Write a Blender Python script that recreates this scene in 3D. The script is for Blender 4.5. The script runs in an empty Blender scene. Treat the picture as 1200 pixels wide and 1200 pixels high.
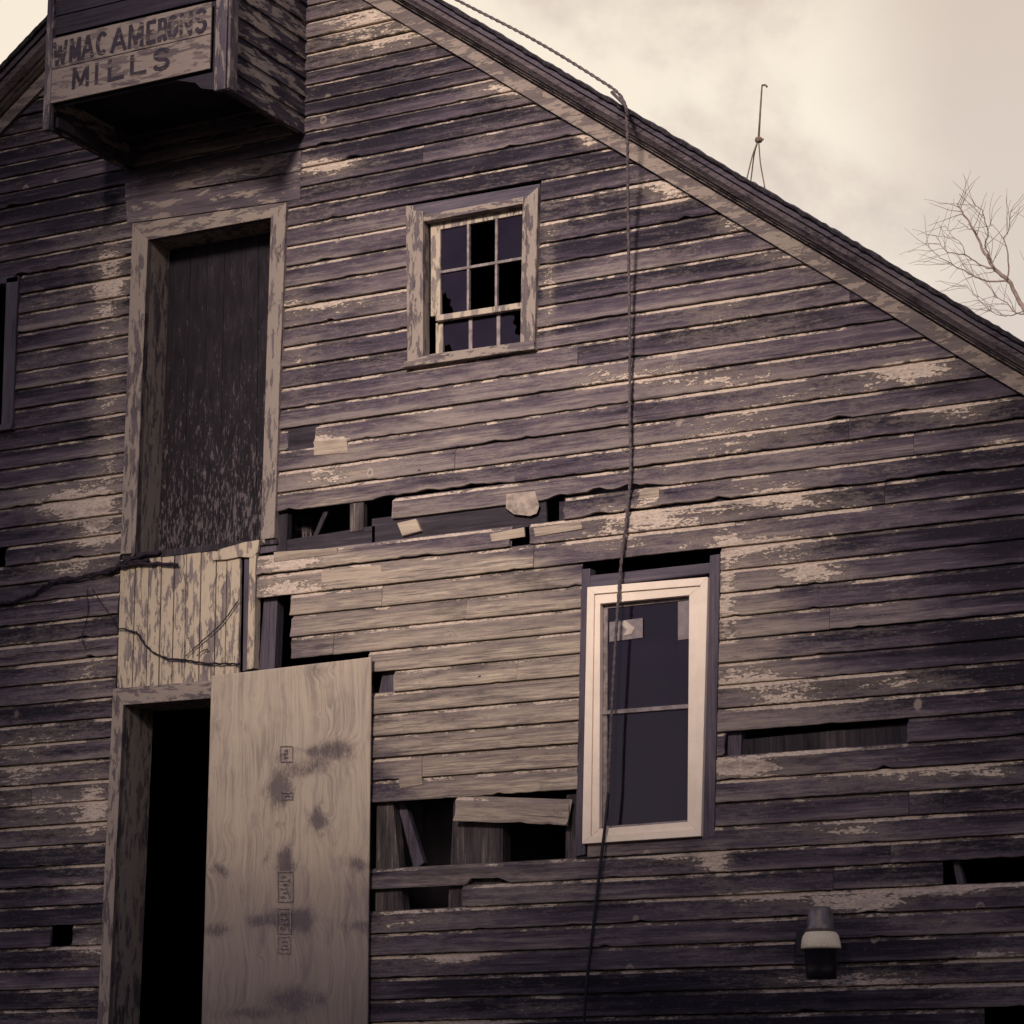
import bpy, math, random
from mathutils import Vector, Matrix, noise
random.seed(7)
S = bpy.context.scene
COL = S.collection
# ------------------------------------------------------------------ camera
F = 3160.0                                   # focal length in pixels of a 1200 px wide frame
ax = Vector((6100, 740, -F)).normalized()
an = Vector((1730, -740, F)); an = (an - an.dot(ax) * ax).normalized()
az = -ax.cross(an)
if az.y < 0: az = -az
RT = Vector((ax.x, an.x, az.x)); UP = Vector((ax.y, an.y, az.y)); FW = Vector((ax.z, an.z, az.z))
DIST = 16.8865
CAM = Vector((0, 0, 1.65 + DIST * FW.z)) - DIST * FW
cd = bpy.data.cameras.new('camera'); cam = bpy.data.objects.new('camera', cd); COL.objects.link(cam)
cd.sensor_width = 36; cd.lens = 36 * F / 1200; cd.clip_end = 3000; cd.clip_start = 0.1
m = Matrix((RT, UP, -FW)).transposed().to_4x4(); m.translation = CAM; cam.matrix_world = m
S.camera = cam
def at(px, py, Y=0.0):                       # photograph point -> point on the plane y = Y
    r = FW * F + RT * (px - 600) + UP * (600 - py)
    return CAM + r * ((Y - CAM.y) / r.y)
def px_of(p):
    v = Vector(p) - CAM; z = v.dot(FW)
    return 600 + F * v.dot(RT) / z, 600 - F * v.dot(UP) / z
# ------------------------------------------------------------------ world and sun
SUN_EL = math.radians(21); SUN_AZ = math.radians(8)     # azimuth from -Y towards +X
sdir = Vector((math.sin(SUN_AZ) * math.cos(SUN_EL), -math.cos(SUN_AZ) * math.cos(SUN_EL), math.sin(SUN_EL)))
sl = bpy.data.lights.new('sun', 'SUN'); sl.energy = 3.8; sl.angle = math.radians(10); sl.color = (1.0, 0.86, 0.74)
so = bpy.data.objects.new('sun', sl); COL.objects.link(so); so.location = (0, -30, 40)
so.rotation_euler = sdir.to_track_quat('Z', 'Y').to_euler()
S.view_settings.view_transform = 'Standard'; S.view_settings.look = 'None'
S.view_settings.exposure = 0.32; S.view_settings.gamma = 1
W = bpy.data.worlds.new('World'); S.world = W; W.use_nodes = True

class G:                                      # small node-graph helper
    def __init__(s, tree): s.t = tree; s.n = tree.nodes; s.l = tree.links
    def new(s, typ, **kw):
        n = s.n.new(typ)
        for k, v in kw.items(): setattr(n, k, v)
        return n
    def put(s, sock, v):
        if hasattr(v, 'is_output'): s.l.new(v, sock)
        else: sock.default_value = v
    def math(s, op, a, b=0.0, clamp=False):
        n = s.new('ShaderNodeMath', operation=op, use_clamp=clamp); s.put(n.inputs[0], a); s.put(n.inputs[1], b); return n.outputs[0]
    def vmul(s, v, sc, off=(0, 0, 0)):
        n = s.new('ShaderNodeMapping'); s.put(n.inputs[0], v); n.inputs[3].default_value = sc; n.inputs[1].default_value = off; return n.outputs[0]
    def noise(s, v, scale=1, detail=4, rough=.5, dist=0):
        n = s.new('ShaderNodeTexNoise'); s.put(n.inputs['Vector'], v); n.inputs['Scale'].default_value = scale
        n.inputs['Detail'].default_value = detail; n.inputs['Roughness'].default_value = rough; n.inputs['Distortion'].default_value = dist
        return n.outputs[0]
    def voro(s, v, scale=1, feat='F1'):
        n = s.new('ShaderNodeTexVoronoi', feature=feat); s.put(n.inputs['Vector'], v); n.inputs['Scale'].default_value = scale; return n.outputs[0]
    def mix(s, f, a, b, mode='MIX'):
        n = s.new('ShaderNodeMix', data_type='RGBA', blend_type=mode); s.put(n.inputs[0], f)
        for k, v in ((6, a), (7, b)):
            if isinstance(v, tuple) and len(v) == 3: v = (*v, 1)
            s.put(n.inputs[k], v)
        return n.outputs[2]
    def step(s, v, lo, hi):
        n = s.new('ShaderNodeMapRange', interpolation_type='SMOOTHSTEP'); s.put(n.inputs[0], v)
        s.put(n.inputs[1], lo); s.put(n.inputs[2], hi); return n.outputs[0]
    def lin(s, v, a, b, c, d):
        n = s.new('ShaderNodeMapRange'); s.put(n.inputs[0], v)
        for k, x in zip((1, 2, 3, 4), (a, b, c, d)): n.inputs[k].default_value = x
        return n.outputs[0]
    def attr(s, name): return s.new('ShaderNodeAttribute', attribute_name=name).outputs['Fac']
    def sep(s, v): n = s.new('ShaderNodeSeparateXYZ'); s.put(n.inputs[0], v); return n.outputs
    def comb(s, x, y, z=0.0):
        n = s.new('ShaderNodeCombineXYZ'); s.put(n.inputs[0], x); s.put(n.inputs[1], y); s.put(n.inputs[2], z); return n.outputs[0]

w = G(W.node_tree); w.n.clear()
wo = w.new('ShaderNodeOutputWorld'); bg = w.new('ShaderNodeBackground'); bg2 = w.new('ShaderNodeBackground'); addw = w.new('ShaderNodeAddShader')
sky = w.new('ShaderNodeTexSky', sky_type='NISHITA', sun_disc=False); sky.sun_elevation = SUN_EL; sky.sun_rotation = math.radians(180 - 8)
w.l.new(sky.outputs[0], bg.inputs[0]); bg.inputs[1].default_value = 0.05
tc = w.new('ShaderNodeTexCoord').outputs['Generated']
dx, dy, dz = w.sep(tc)[:3]
warp = w.vmul(tc, (1, 1, 1.25), (.21, .1, .07))
cl = w.noise(warp, 8, 8, .58, .15); cl2 = w.noise(w.vmul(tc, (1, 1, 1.5), (3.1, 0, 0)), 2.1, 3, .5)
bright = w.step(w.math('ADD', w.math('MULTIPLY', cl, .8), w.math('MULTIPLY', cl2, .4)), .50, .68)
bright = w.math('MULTIPLY', bright, w.math('SUBTRACT', 1.0, w.math('MULTIPLY', w.step(w.math('ADD', dx, w.math('MULTIPLY', cl, .10)), -.285, -.225), .95)))
front = w.mix(bright, (.60, .42, .235), (.89, .71, .455))
back = w.mix(bright, (.14, .10, .165), (.25, .185, .26))
skyc = w.mix(w.step(dy, -.25, .45), back, front)
w.l.new(skyc, bg2.inputs[0]); bg2.inputs[1].default_value = 0.76
w.l.new(bg.outputs[0], addw.inputs[0]); w.l.new(bg2.outputs[0], addw.inputs[1]); w.l.new(addw.outputs[0], wo.inputs[0])

# ------------------------------------------------------------------ materials
def material(name):
    mt = bpy.data.materials.new(name); mt.use_nodes = True; g = G(mt.node_tree)
    b = g.n['Principled BSDF']; b.inputs['Specular IOR Level'].default_value = .25; b.inputs['Roughness'].default_value = .8
    return mt, g, b
def bump(g, b, h, dist=.003, strength=.8):
    n = g.new('ShaderNodeBump'); n.inputs['Strength'].default_value = strength; n.inputs['Distance'].default_value = dist
    g.put(n.inputs['Height'], h); g.l.new(n.outputs[0], b.inputs['Normal'])

DARK = (.013, .0095, .019); MID = (.078, .058, .082); PALE = (.205, .164, .165); FRESH = (.56, .455, .35); PAINT = (.60, .485, .405)
# siding: weathered boards with flaking paint. uv = metres along the board, 0..1 up the board
def siding_material():
    mt, g, b = material('weathered_siding')
    u, v, _ = g.sep(g.new('ShaderNodeUVMap', uv_map='UVMap').outputs[0])[:3]
    bid = g.attr('bid'); pa = g.attr('paint'); fr = g.attr('fresh')
    P = g.comb(u, g.math('MULTIPLY', v, .14), g.math('MULTIPLY', bid, 37.0))
    grain = g.noise(g.vmul(P, (3.6, 75, 1)), 1, 6, .65, .3)
    fine = g.noise(g.vmul(P, (9, 240, 1)), 1, 4, .7)
    blot = g.noise(g.vmul(P, (1.7, 9, 1)), 1, 6, .6, .4)
    bands = g.noise(g.vmul(P, (.7, 26, 1)), 1, 3, .5)
    tone = g.math('ADD', g.math('MULTIPLY', grain, .55), g.math('MULTIPLY', blot, .75))
    tone = g.math('ADD', tone, g.math('MULTIPLY', g.math('SUBTRACT', bid, .5), .22))
    tone = g.math('ADD', tone, g.math('MULTIPLY', g.math('SUBTRACT', bands, .5), .5))
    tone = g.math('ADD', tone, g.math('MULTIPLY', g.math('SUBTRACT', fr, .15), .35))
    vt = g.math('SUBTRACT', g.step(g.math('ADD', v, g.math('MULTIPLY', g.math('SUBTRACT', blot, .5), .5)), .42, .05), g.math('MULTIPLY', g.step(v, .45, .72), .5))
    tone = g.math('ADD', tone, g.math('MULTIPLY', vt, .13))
    bare = g.mix(g.step(tone, .40, .72), DARK, MID)
    bare = g.mix(g.step(tone, .66, .95), bare, PALE)
    frt = g.mix(g.step(g.math('ADD', g.math('MULTIPLY', grain, .6), g.math('MULTIPLY', fine, .4)), .34, .62), (.13, .10, .105), FRESH)
    frt = g.mix(g.math('MULTIPLY', g.step(g.noise(g.vmul(P, (2.6, 14, 1), (4, 4, 4)), 1, 6, .7, .5), .48, .66), .6), frt, (.15, .118, .122))
    frt = g.mix(g.math('MULTIPLY', bid, .35), frt, (.20, .16, .15))
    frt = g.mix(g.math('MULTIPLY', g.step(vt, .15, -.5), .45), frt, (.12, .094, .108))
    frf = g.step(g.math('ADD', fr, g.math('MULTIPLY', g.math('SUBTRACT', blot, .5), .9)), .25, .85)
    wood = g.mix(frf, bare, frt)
    wood = g.mix(g.math('MULTIPLY', g.step(fine, .48, .70), .5), wood, (.02, .016, .024))
    ck = g.noise(g.vmul(P, (1.3, 130, 1), (2, 5, 3)), 1, 3, .55)
    wood = g.mix(g.math('MULTIPLY', g.step(ck, .62, .68), .75), wood, (.014, .010, .016))
    fl = g.noise(g.vmul(P, (30, 110, 1), (8, 8, 8)), 1, 4, .7)
    wood = g.mix(g.math('MULTIPLY', g.step(fl, .60, .72), .45), wood, (.26, .215, .20))
    # flaked paint
    n1 = g.noise(g.vmul(P, (9, 38, 1), (5, 3, 1)), 1, 10, .76, .3)
    n2 = g.noise(g.vmul(P, (42, 80, 1), (1, 9, 1)), 1, 5, .7)
    n3 = g.noise(g.vmul(P, (.9, 3.5, 1), (11, 9, 1)), 1, 3, .5)
    top = g.math('MULTIPLY', g.math('MULTIPLY', g.step(v, .78, .82), g.step(v, 1.0, .93)), g.lin(g.noise(g.vmul(P, (2.2, 0, 1), (3, 0, 8)), 1, 4, .6), .35, .65, .04, .27))
    bot = g.math('MULTIPLY', g.step(v, .10, .02), .04)
    s = g.math('ADD', g.math('MULTIPLY', n1, .64), g.math('MULTIPLY', n2, .26))
    s = g.math('ADD', s, g.math('MULTIPLY', n3, .34))
    s = g.math('ADD', s, g.math('MULTIPLY', pa, .34)); s = g.math('ADD', s, g.math('ADD', top, bot))
    pm = g.step(s, .752, .80)
    pcol = g.mix(g.step(n2, .35, .65), (.38, .305, .27), PAINT)
    c = g.mix(g.math('MULTIPLY', pm, .92), wood, pcol)
    # thin worn paint film over larger areas
    film = g.step(s, .60, .76)
    c = g.mix(g.math('MULTIPLY', g.math('MULTIPLY', film, g.math('SUBTRACT', 1.0, pm)), .34), c, (.30, .245, .215))
    # knots and old nails
    Q = g.comb(g.math('MULTIPLY', u, 2.6), g.math('MULTIPLY', v, .27), g.math('MULTIPLY', bid, 91.0))
    vd = g.math('ADD', g.voro(Q, 1.0), g.math('MULTIPLY', g.math('SUBTRACT', g.noise(P, 60, 4, .6), .5), .05))
    kn = g.math('MULTIPLY', g.step(vd, .085, .055), 1.0); kc = g.step(g.math('ABSOLUTE', g.math('SUBTRACT', vd, .028)), .014, .006)
    c = g.mix(g.math('MULTIPLY', kn, g.lin(bid, 0, 1, .25, .7)), c, (.38, .31, .27)); c = g.mix(g.math('MULTIPLY', kc, .6), c, (.03, .02, .028))
    nl = g.voro(g.comb(g.math('MULTIPLY', u, 1.6), g.math('MULTIPLY', v, .5), g.math('MULTIPLY', bid, 53.0)), 1.0)
    c = g.mix(g.step(nl, .022, .014), c, (.02, .015, .02))
    # dark mildew
    md = g.noise(g.vmul(P, (1.1, 5, 1), (7, 2, 4)), 1, 8, .7)
    c = g.mix(g.math('MULTIPLY', g.step(md, .54, .68), .55), c, (.018, .014, .024))
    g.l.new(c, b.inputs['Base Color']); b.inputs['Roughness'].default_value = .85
    h = g.math('ADD', g.math('MULTIPLY', grain, .5), g.math('ADD', g.math('MULTIPLY', fine, .25), g.math('MULTIPLY', pm, .45)))
    bump(g, b, h, .008, 1.0)
    return mt
def wood_material(name, dark, mid, light, axis='Z', paint=None, amount=.5, scale=1.0, rough=.82, low=None):
    """weathered timber, grain along an axis, optional flaking paint"""
    mt, g, b = material(name)
    oi = g.new('ShaderNodeObjectInfo').outputs['Random']
    co = g.new('ShaderNodeTexCoord').outputs['Object']
    x, y, z = g.sep(co)[:3]
    along = {'X': x, 'Y': y, 'Z': z}[axis]
    o = [q for k, q in (('X', x), ('Y', y), ('Z', z)) if k != axis]
    P = g.comb(along, o[0], o[1]); 
    gr = g.noise(g.vmul(P, (2.0 * scale, 55 * scale, 55 * scale)), 1, 6, .65, .25)
    fi = g.noise(g.vmul(P, (9 * scale, 200 * scale, 200 * scale)), 1, 4, .7)
    bl = g.noise(g.vmul(P, (1.6 * scale, 6 * scale, 6 * scale), (2, 7, 1)), 1, 6, .65, .3)
    t = g.math('ADD', g.math('MULTIPLY', gr, .5), g.math('MULTIPLY', bl, .6))
    c = g.mix(g.step(t, .38, .58), dark, mid); c = g.mix(g.step(t, .56, .75), c, light)
    h = g.math('ADD', gr, g.math('MULTIPLY', fi, .5))
    if paint:
        n1 = g.noise(g.vmul(P, (5 * scale, 20 * scale, 20 * scale), (9, 1, 3)), 1, 9, .7, .3)
        pv = g.math('ADD', n1, g.math('MULTIPLY', bl, .35))
        if low: pv = g.math('ADD', pv, g.lin(z, low[0], low[1], low[2], 0.0))
        pm = g.step(pv, .83 - amount * .42, .87 - amount * .42)
        c = g.mix(g.math('MULTIPLY', pm, .93), c, paint); h = g.math('ADD', h, g.math('MULTIPLY', pm, .7))
    c = g.mix(g.math('MULTIPLY', g.step(fi, .55, .75), .4), c, (.02, .016, .025))
    g.l.new(c, b.inputs['Base Color']); b.inputs['Roughness'].default_value = rough; bump(g, b, h, .004, .8)
    return mt
M = {}
M['siding'] = siding_material()
M['casing'] = wood_material('worn_painted_casing', (.04, .032, .042), (.12, .095, .105), (.20, .16, .16), 'Z', (.27, .22, .195), .48)
M['casing_h'] = wood_material('worn_painted_head_casing', (.04, .032, .042), (.12, .095, .105), (.20, .16, .16), 'X', (.27, .22, .195), .46)
M['grey_v'] = wood_material('grey_timber_upright', (.03, .024, .036), (.085, .07, .095), (.15, .125, .14), 'Z')
M['grey_h'] = wood_material('grey_timber_level', (.03, .024, .036), (.085, .07, .095), (.15, .125, .14), 'X')
M['header'] = wood_material('weathered_header_board', (.03, .023, .034), (.105, .082, .10), (.17, .138, .145), 'X', (.25, .2, .185), .3)
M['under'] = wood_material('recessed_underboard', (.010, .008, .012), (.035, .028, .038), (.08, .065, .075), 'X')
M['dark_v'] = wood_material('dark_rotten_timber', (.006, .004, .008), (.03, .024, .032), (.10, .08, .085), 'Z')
M['stud'] = wood_material('rough_sawn_stud', (.012, .009, .013), (.06, .047, .052), (.22, .18, .155), 'Z', scale=1.5)
M['bright'] = wood_material('pale_bare_board', (.16, .125, .11), (.36, .29, .235), (.46, .38, .30), 'X')
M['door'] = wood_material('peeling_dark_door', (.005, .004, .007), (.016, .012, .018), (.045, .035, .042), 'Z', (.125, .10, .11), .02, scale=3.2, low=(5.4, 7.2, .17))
M['hatch'] = wood_material('peeling_plank_hatch', (.11, .085, .10), (.22, .178, .175), (.34, .28, .235), 'Z', (.48, .39, .30), .52, scale=1.1)
M['frieze'] = wood_material('frieze_paint', (.09, .072, .078), (.14, .112, .115), (.21, .17, .16), 'X', (.25, .2, .18), .42)
M['cornice'] = wood_material('cornice_wood', (.03, .023, .034), (.15, .117, .135), (.25, .205, .205), 'X')
M['box'] = wood_material('hoist_wood', (.010, .008, .014), (.045, .036, .052), (.12, .10, .115), 'Y', (.24, .2, .18), .36)
M['boxf'] = wood_material('hoist_front_wood', (.008, .006, .012), (.028, .022, .034), (.06, .05, .062), 'X')
M['boxc'] = wood_material('hoist_corner_wood', (.02, .016, .026), (.075, .06, .08), (.13, .108, .12), 'Z', (.2, .165, .16), .35)
M['sign'] = wood_material('sign_paint', (.05, .038, .05), (.13, .10, .108), (.21, .168, .16), 'X', (.225, .18, .165), .5)
M['letter'] = wood_material('sign_letter_paint', (.02, .016, .026), (.035, .027, .04), (.07, .055, .065), 'X', (.17, .135, .125), .25, scale=2)
def plain(name, col, rough=.6, metal=0, var=.25, sc=8, spec=.3):
    mt, g, b = material(name); co = g.new('ShaderNodeTexCoord').outputs['Object']
    n = g.noise(co, sc, 7, .65); d = tuple(c * (1 - var) for c in col); l = tuple(min(1, c * (1 + var)) for c in col)
    g.l.new(g.mix(g.step(n, .35, .65), d, l), b.inputs['Base Color']); b.inputs['Roughness'].default_value = rough
    b.inputs['Metallic'].default_value = metal; b.inputs['Specular IOR Level'].default_value = spec
    bump(g, b, g.noise(co, sc * 6, 4, .6), .002, .4); return mt
M['white'] = plain('cream_vinyl', (.80, .67, .57), .5, 0, .06, 5)
M['sash'] = wood_material('sash_paint', (.10, .08, .09), (.22, .18, .175), (.33, .27, .235), 'Z', (.42, .35, .28), .45)
M['muntin'] = plain('muntin_paint', (.20, .165, .17), .7, 0, .35, 20)
M['shingle'] = plain('asphalt_shingle', (.045, .038, .05), .95, 0, .5, 30)
M['void'] = plain('shade_black_boards', (.012, .009, .013), .95, 0, .4, 4)  # near black: interior darkness put into the colour
M['rope'] = plain('old_hemp_rope', (.09, .07, .078), .95, 0, .4, 60)
M['cord'] = plain('dark_rubber_cord', (.010, .008, .014), .6, 0, .2, 30)
M['tin'] = plain('rusty_tin', (.25, .2, .175), .7, 0, .45, 11)
M['galv'] = plain('weathered_galvanised', (.20, .17, .175), .45, .6, .3, 14)
M['lens'] = plain('ribbed_lens', (.86, .75, .55), .35, 0, .08, 10)
M['bowl'] = plain('black_bowl', (.012, .010, .017), .35, 0, .3, 10)
M['bark'] = plain('twig_bark', (.17, .125, .11), .9, 0, .3, 10)
M['iron'] = plain('weathered_iron_rod', (.17, .125, .10), .7, .3, .3, 20)
M['vine'] = plain('dry_vine', (.020, .014, .022), .9, 0, .4, 30)
M['stone'] = plain('foundation_stone', (.20, .18, .18), .9, 0, .4, 3)
M['ground'] = plain('worn_earth_and_grass', (.085, .075, .06), .95, 0, .5, .7)
M['paper'] = plain('faded_sticker', (.20, .165, .18), .6, 0, .15, 20)
M['paper2'] = plain('faded_sticker_mark', (.42, .35, .31), .6, 0, .15, 20)
M['ink'] = plain('faded_stamp_ink', (.20, .155, .165), .8, 0, .45, 60)
M['block'] = plain('shade_silo_concrete', (.22, .2, .2), .9, 0, .2, .6)
def glass():
    mt = bpy.data.materials.new('old_window_glass'); mt.use_nodes = True; g = G(mt.node_tree); g.n.clear()
    o = g.new('ShaderNodeOutputMaterial'); mx = g.new('ShaderNodeMixShader'); t = g.new('ShaderNodeBsdfTransparent'); gl = g.new('ShaderNodeBsdfGlossy')
    df = g.new('ShaderNodeBsdfDiffuse'); df.inputs[0].default_value = (.035, .025, .04, 1)
    t.inputs[0].default_value = (.55, .5, .6, 1); gl.inputs[0].default_value = (.8, .68, .8, 1); gl.inputs[1].default_value = .06
    fr = g.new('ShaderNodeFresnel'); fr.inputs[0].default_value = 1.42
    co = g.new('ShaderNodeTexCoord').outputs['Object']
    bp = g.new('ShaderNodeBump'); bp.inputs['Distance'].default_value = .004; bp.inputs['Strength'].default_value = .25; g.put(bp.inputs['Height'], g.noise(co, 3, 2)); g.l.new(bp.outputs[0], gl.inputs['Normal'])
    g.l.new(fr.outputs[0], mx.inputs[0]); m2 = g.new('ShaderNodeMixShader'); g.put(m2.inputs[0], g.lin(g.noise(co, 5, 6, .6), .3, .7, .12, .28))
    g.l.new(t.outputs[0], m2.inputs[1]); g.l.new(df.outputs[0], m2.inputs[2])
    g.l.new(m2.outputs[0], mx.inputs[1]); g.l.new(gl.outputs[0], mx.inputs[2]); g.l.new(mx.outputs[0], o.inputs[0]); return mt
M['glass'] = glass()

# ------------------------------------------------------------------ mesh helpers
class MB:
    def __init__(s): s.v = []; s.f = []
    def add(s, vs, fs):
        k = len(s.v); s.v += [Vector(p) for p in vs]; s.f += [tuple(i + k for i in f) for f in fs]; return s
    def prism(s, pts, yf, yb):               # polygon in the wall plane (x,z), front yf, back yb
        n = len(pts); a = sum(pts[i][0] * pts[(i + 1) % n][1] - pts[(i + 1) % n][0] * pts[i][1] for i in range(n))
        if a < 0: pts = pts[::-1]
        s.add([(x, yf, z) for x, z in pts] + [(x, yb, z) for x, z in pts],
              [tuple(range(n)), tuple(range(2 * n - 1, n - 1, -1))] + [(i, i + n, (i + 1) % n + n, (i + 1) % n) for i in range(n)]); return s
    def ppx(s, pxs, yf, yb):                 # same from photograph points
        return s.prism([(p.x, p.z) for p in (at(*q) for q in pxs)], yf, yb)
    def box(s, x0, x1, y0, y1, z0, z1): return s.prism([(x0, z0), (x1, z0), (x1, z1), (x0, z1)], y0, y1)
    def hexa(s, a, b):                       # two matching quads
        s.add(list(a) + list(b), [(0, 1, 2, 3), (7, 6, 5, 4), (0, 4, 5, 1), (1, 5, 6, 2), (2, 6, 7, 3), (3, 7, 4, 0)]); return s
    def tube(s, pts, rad, n=8, twist=0, lobes=0):
        pts = [Vector(p) for p in pts]; k = len(s.v); L = len(pts); acc = 0
        for i, p in enumerate(pts):
            d = (pts[min(i + 1, L - 1)] - pts[max(i - 1, 0)]).normalized()
            a = d.cross(Vector((0.3, 1, 0.1))).normalized(); b = d.cross(a)
            if i: acc += (pts[i] - pts[i - 1]).length
            r = rad[i] if isinstance(rad, (list, tuple)) else rad
            for j in range(n):
                t = 2 * math.pi * j / n; rr = r * (1 + (.28 * math.cos(lobes * (t + acc * twist)) if lobes else 0))
                s.v.append(p + a * math.cos(t) * rr + b * math.sin(t) * rr)
        for i in range(L - 1):
            for j in range(n): s.f.append((k + i * n + j, k + i * n + (j + 1) % n, k + (i + 1) * n + (j + 1) % n, k + (i + 1) * n + j))
        s.f.append(tuple(k + j for j in range(n))[::-1]); s.f.append(tuple(k + (L - 1) * n + j for j in range(n))); return s
    def lathe(s, c, prof, n=32, ribs=0, amp=0):
        k = len(s.v)
        for r, z in prof:
            for j in range(n):
                t = 2 * math.pi * j / n; rr = r * (1 + amp * math.cos(ribs * t))
                s.v.append(Vector(c) + Vector((rr * math.cos(t), rr * math.sin(t), z)))
        for i in range(len(prof) - 1):
            for j in range(n): s.f.append((k + i * n + j, k + i * n + (j + 1) % n, k + (i + 1) * n + (j + 1) % n, k + (i + 1) * n + j))
        s.f.append(tuple(k + j for j in range(n))[::-1]); s.f.append(tuple(k + (len(prof) - 1) * n + j for j in range(n))); return s
    def build(s, name, mat, parent=None, loc=None, bevel=0, smooth=False, label=None):
        org = wpos(parent) + (Vector(loc) if loc and parent else Vector((0, 0, 0))) if parent else Vector(loc or (0, 0, 0))
        me = bpy.data.meshes.new(name); me.from_pydata([p - org for p in s.v], [], s.f); me.validate(); me.update()
        o = bpy.data.objects.new(name, me); COL.objects.link(o); me.materials.append(mat)
        if parent: o.parent = parent; o.location = loc or (0, 0, 0)
        else: o.location = org
        if bevel:
            bv = o.modifiers.new('bevel', 'BEVEL'); bv.width = bevel; bv.segments = 2; bv.limit_method = 'ANGLE'
        if smooth: me.shade_smooth()
        if label: o['label'] = label
        return o
def wpos(o):
    p = Vector((0, 0, 0))
    while o: p = p + Vector(o.location); o = o.parent
    return p
def empty(name, loc, label, cat, group=None):
    o = bpy.data.objects.new(name, None); COL.objects.link(o); o.location = loc; o['label'] = label; o['category'] = cat
    if group: o['group'] = group
    return o
def tag(o, label, cat, group=None):
    o['label'] = label; o['category'] = cat
    if group: o['group'] = group
    return o
def lerp(a, b, t): return a + (b - a) * t
class Quad:                                   # bilinear patch on the wall given by photograph corners TL TR BR BL
    def __init__(s, tl, tr, br, bl): s.c = [at(*p) for p in (tl, tr, br, bl)]
    def p(s, u, v):
        a = s.c[0].lerp(s.c[1], u); b = s.c[3].lerp(s.c[2], u); q = a.lerp(b, v); return (q.x, q.z)
    def rect(s, u0, u1, v0, v1): return [s.p(u0, v1), s.p(u1, v1), s.p(u1, v0), s.p(u0, v0)]

# ------------------------------------------------------------------ ground
gm = MB(); R_ = 700
gm.add([(-R_, -R_, 0), (R_, -R_, 0), (R_, R_, 0), (-R_, R_, 0)], [(0, 1, 2, 3)])
ground = gm.build('ground', M['ground']); ground['kind'] = 'structure'

# ------------------------------------------------------------------ the mill
A = at(427, 0); B = at(1200, 463)
SL = (A.z - B.z) / (B.x - A.x)                # rake slope
XR = -2.27                                    # ridge
Lp = at(0, 165)
XR = ((Lp.z - A.z) / SL - Lp.x * -1 * -1 - A.x) * 0 + (A.x + Lp.x + (A.z - Lp.z) / SL) / 2
ZA = A.z + SL * (A.x - XR)                    # apex of the frieze's lower edge
HW = 7.0
XL_, XR_ = XR - HW, XR + HW
def rake(x): return ZA - SL * abs(x - XR)
mill = empty('mill_building', (XR, 0, 0), 'weathered clapboard mill gable with peeling paint, loft door and broken boards', 'building')

# course lines traced at two columns of the photograph
L = [at(370, y) for y in (8, 27, 46, 64, 84, 101, 121, 137, 156, 175, 197)]
L += [at(640, y) for y in (167.5, 190, 212.5, 237.5, 262.5, 287.5, 312.5, 337.5, 361, 386, 411, 437, 462, 487.5, 513.5, 539, 563.5, 589, 614.5, 639, 667, 693, 719, 746, 772, 797.5, 823, 849.5, 876, 903, 930, 956, 983, 1010, 1035, 1061, 1088, 1115, 1142, 1168, 1195)]
ZL = [p.z for p in L]
while ZL[-1] > .75: ZL.append(ZL[-1] - .15)
while ZL[0] < ZA: ZL.insert(0, ZL[0] + .125)

def poly_x(pts, z):                           # x of a traced edge at height z
    q = sorted(((p.z, p.x) for p in (at(*a) for a in pts)))
    if z <= q[0][0]: return q[0][1]
    for (z0, x0), (z1, x1) in zip(q, q[1:]):
        if z <= z1: return lerp(x0, x1, (z - z0) / max(1e-6, z1 - z0))
    return q[-1][1]
# openings: top, bottom (photo points), left edge, right edge
OPEN = [
 ((240, 248), (240, 650), [(160, 262), (147, 650)], [(339, 242), (326, 632)]),             # loft door
 ((220, 650), (220, 803), [(143, 650), (139, 806)], [(304, 640), (303, 780)]),             # plank hatch
 ((280, 790), (280, 2400), [(137, 806), (122, 1200)], [(434, 780), (426, 1200)]),          # lower door
 ((560, 238), (560, 421), [(479, 247), (481, 433)], [(636, 222), (631, 410)]),             # six pane window
 ((760, 656), (760, 986), [(684, 662), (678, 1000)], [(847, 645), (840, 985)]),            # storm window
 ((10, 325), (10, 500), [(-120, 345), (-128, 520)], [(27, 325), (19, 498)]),               # far left window
]
# missing boards: point inside the course, x range in px
HOLES = [((400, 608), 328, 461), ((400, 632), 322, 640), ((700, 600), 640, 662), ((611, 640), 601, 622),
 ((320, 712), 290, 342), ((320, 737), 290, 342), ((320, 760), 290, 342), ((320, 785), 290, 342), ((450, 798), 405, 463),
 ((560, 951), 405, 690), ((560, 975), 405, 690), ((560, 999), 405, 690), ((480, 1056), 405, 543),
 ((950, 864), 852, 1064), ((1150, 1020), 1108, 1330), ((1180, 1197), 1157, 1330), ((4, 648), -60, 9), ((356, 517), 341, 370), ((74, 1098), 63, 86)]
JOINTS = [((997, 502), 997), ((1067, 942), 1067), ((40, 928), 40), ((498, 898), 497), ((645, 650), 628), ((549, 720), 549),
 ((605, 560), 606), ((1000, 1110), 933), ((980, 1030), 978), ((455, 705), 450), ((75, 510), 73), ((430, 690), 379)]
def course_of(px, py):
    z = at(px, py).z
    for i in range(len(ZL) - 1):
        if ZL[i] >= z > ZL[i + 1]: return i
    return -1
cuts = {}
for (c, a, b_) in HOLES:
    i = course_of(*c); y = c[1]; cuts.setdefault(i, []).append((at(a, y).x, at(b_, y).x))
joints = {}
for c, a in JOINTS: joints.setdefault(course_of(*c), []).append(at(a, c[1]).x)
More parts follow.
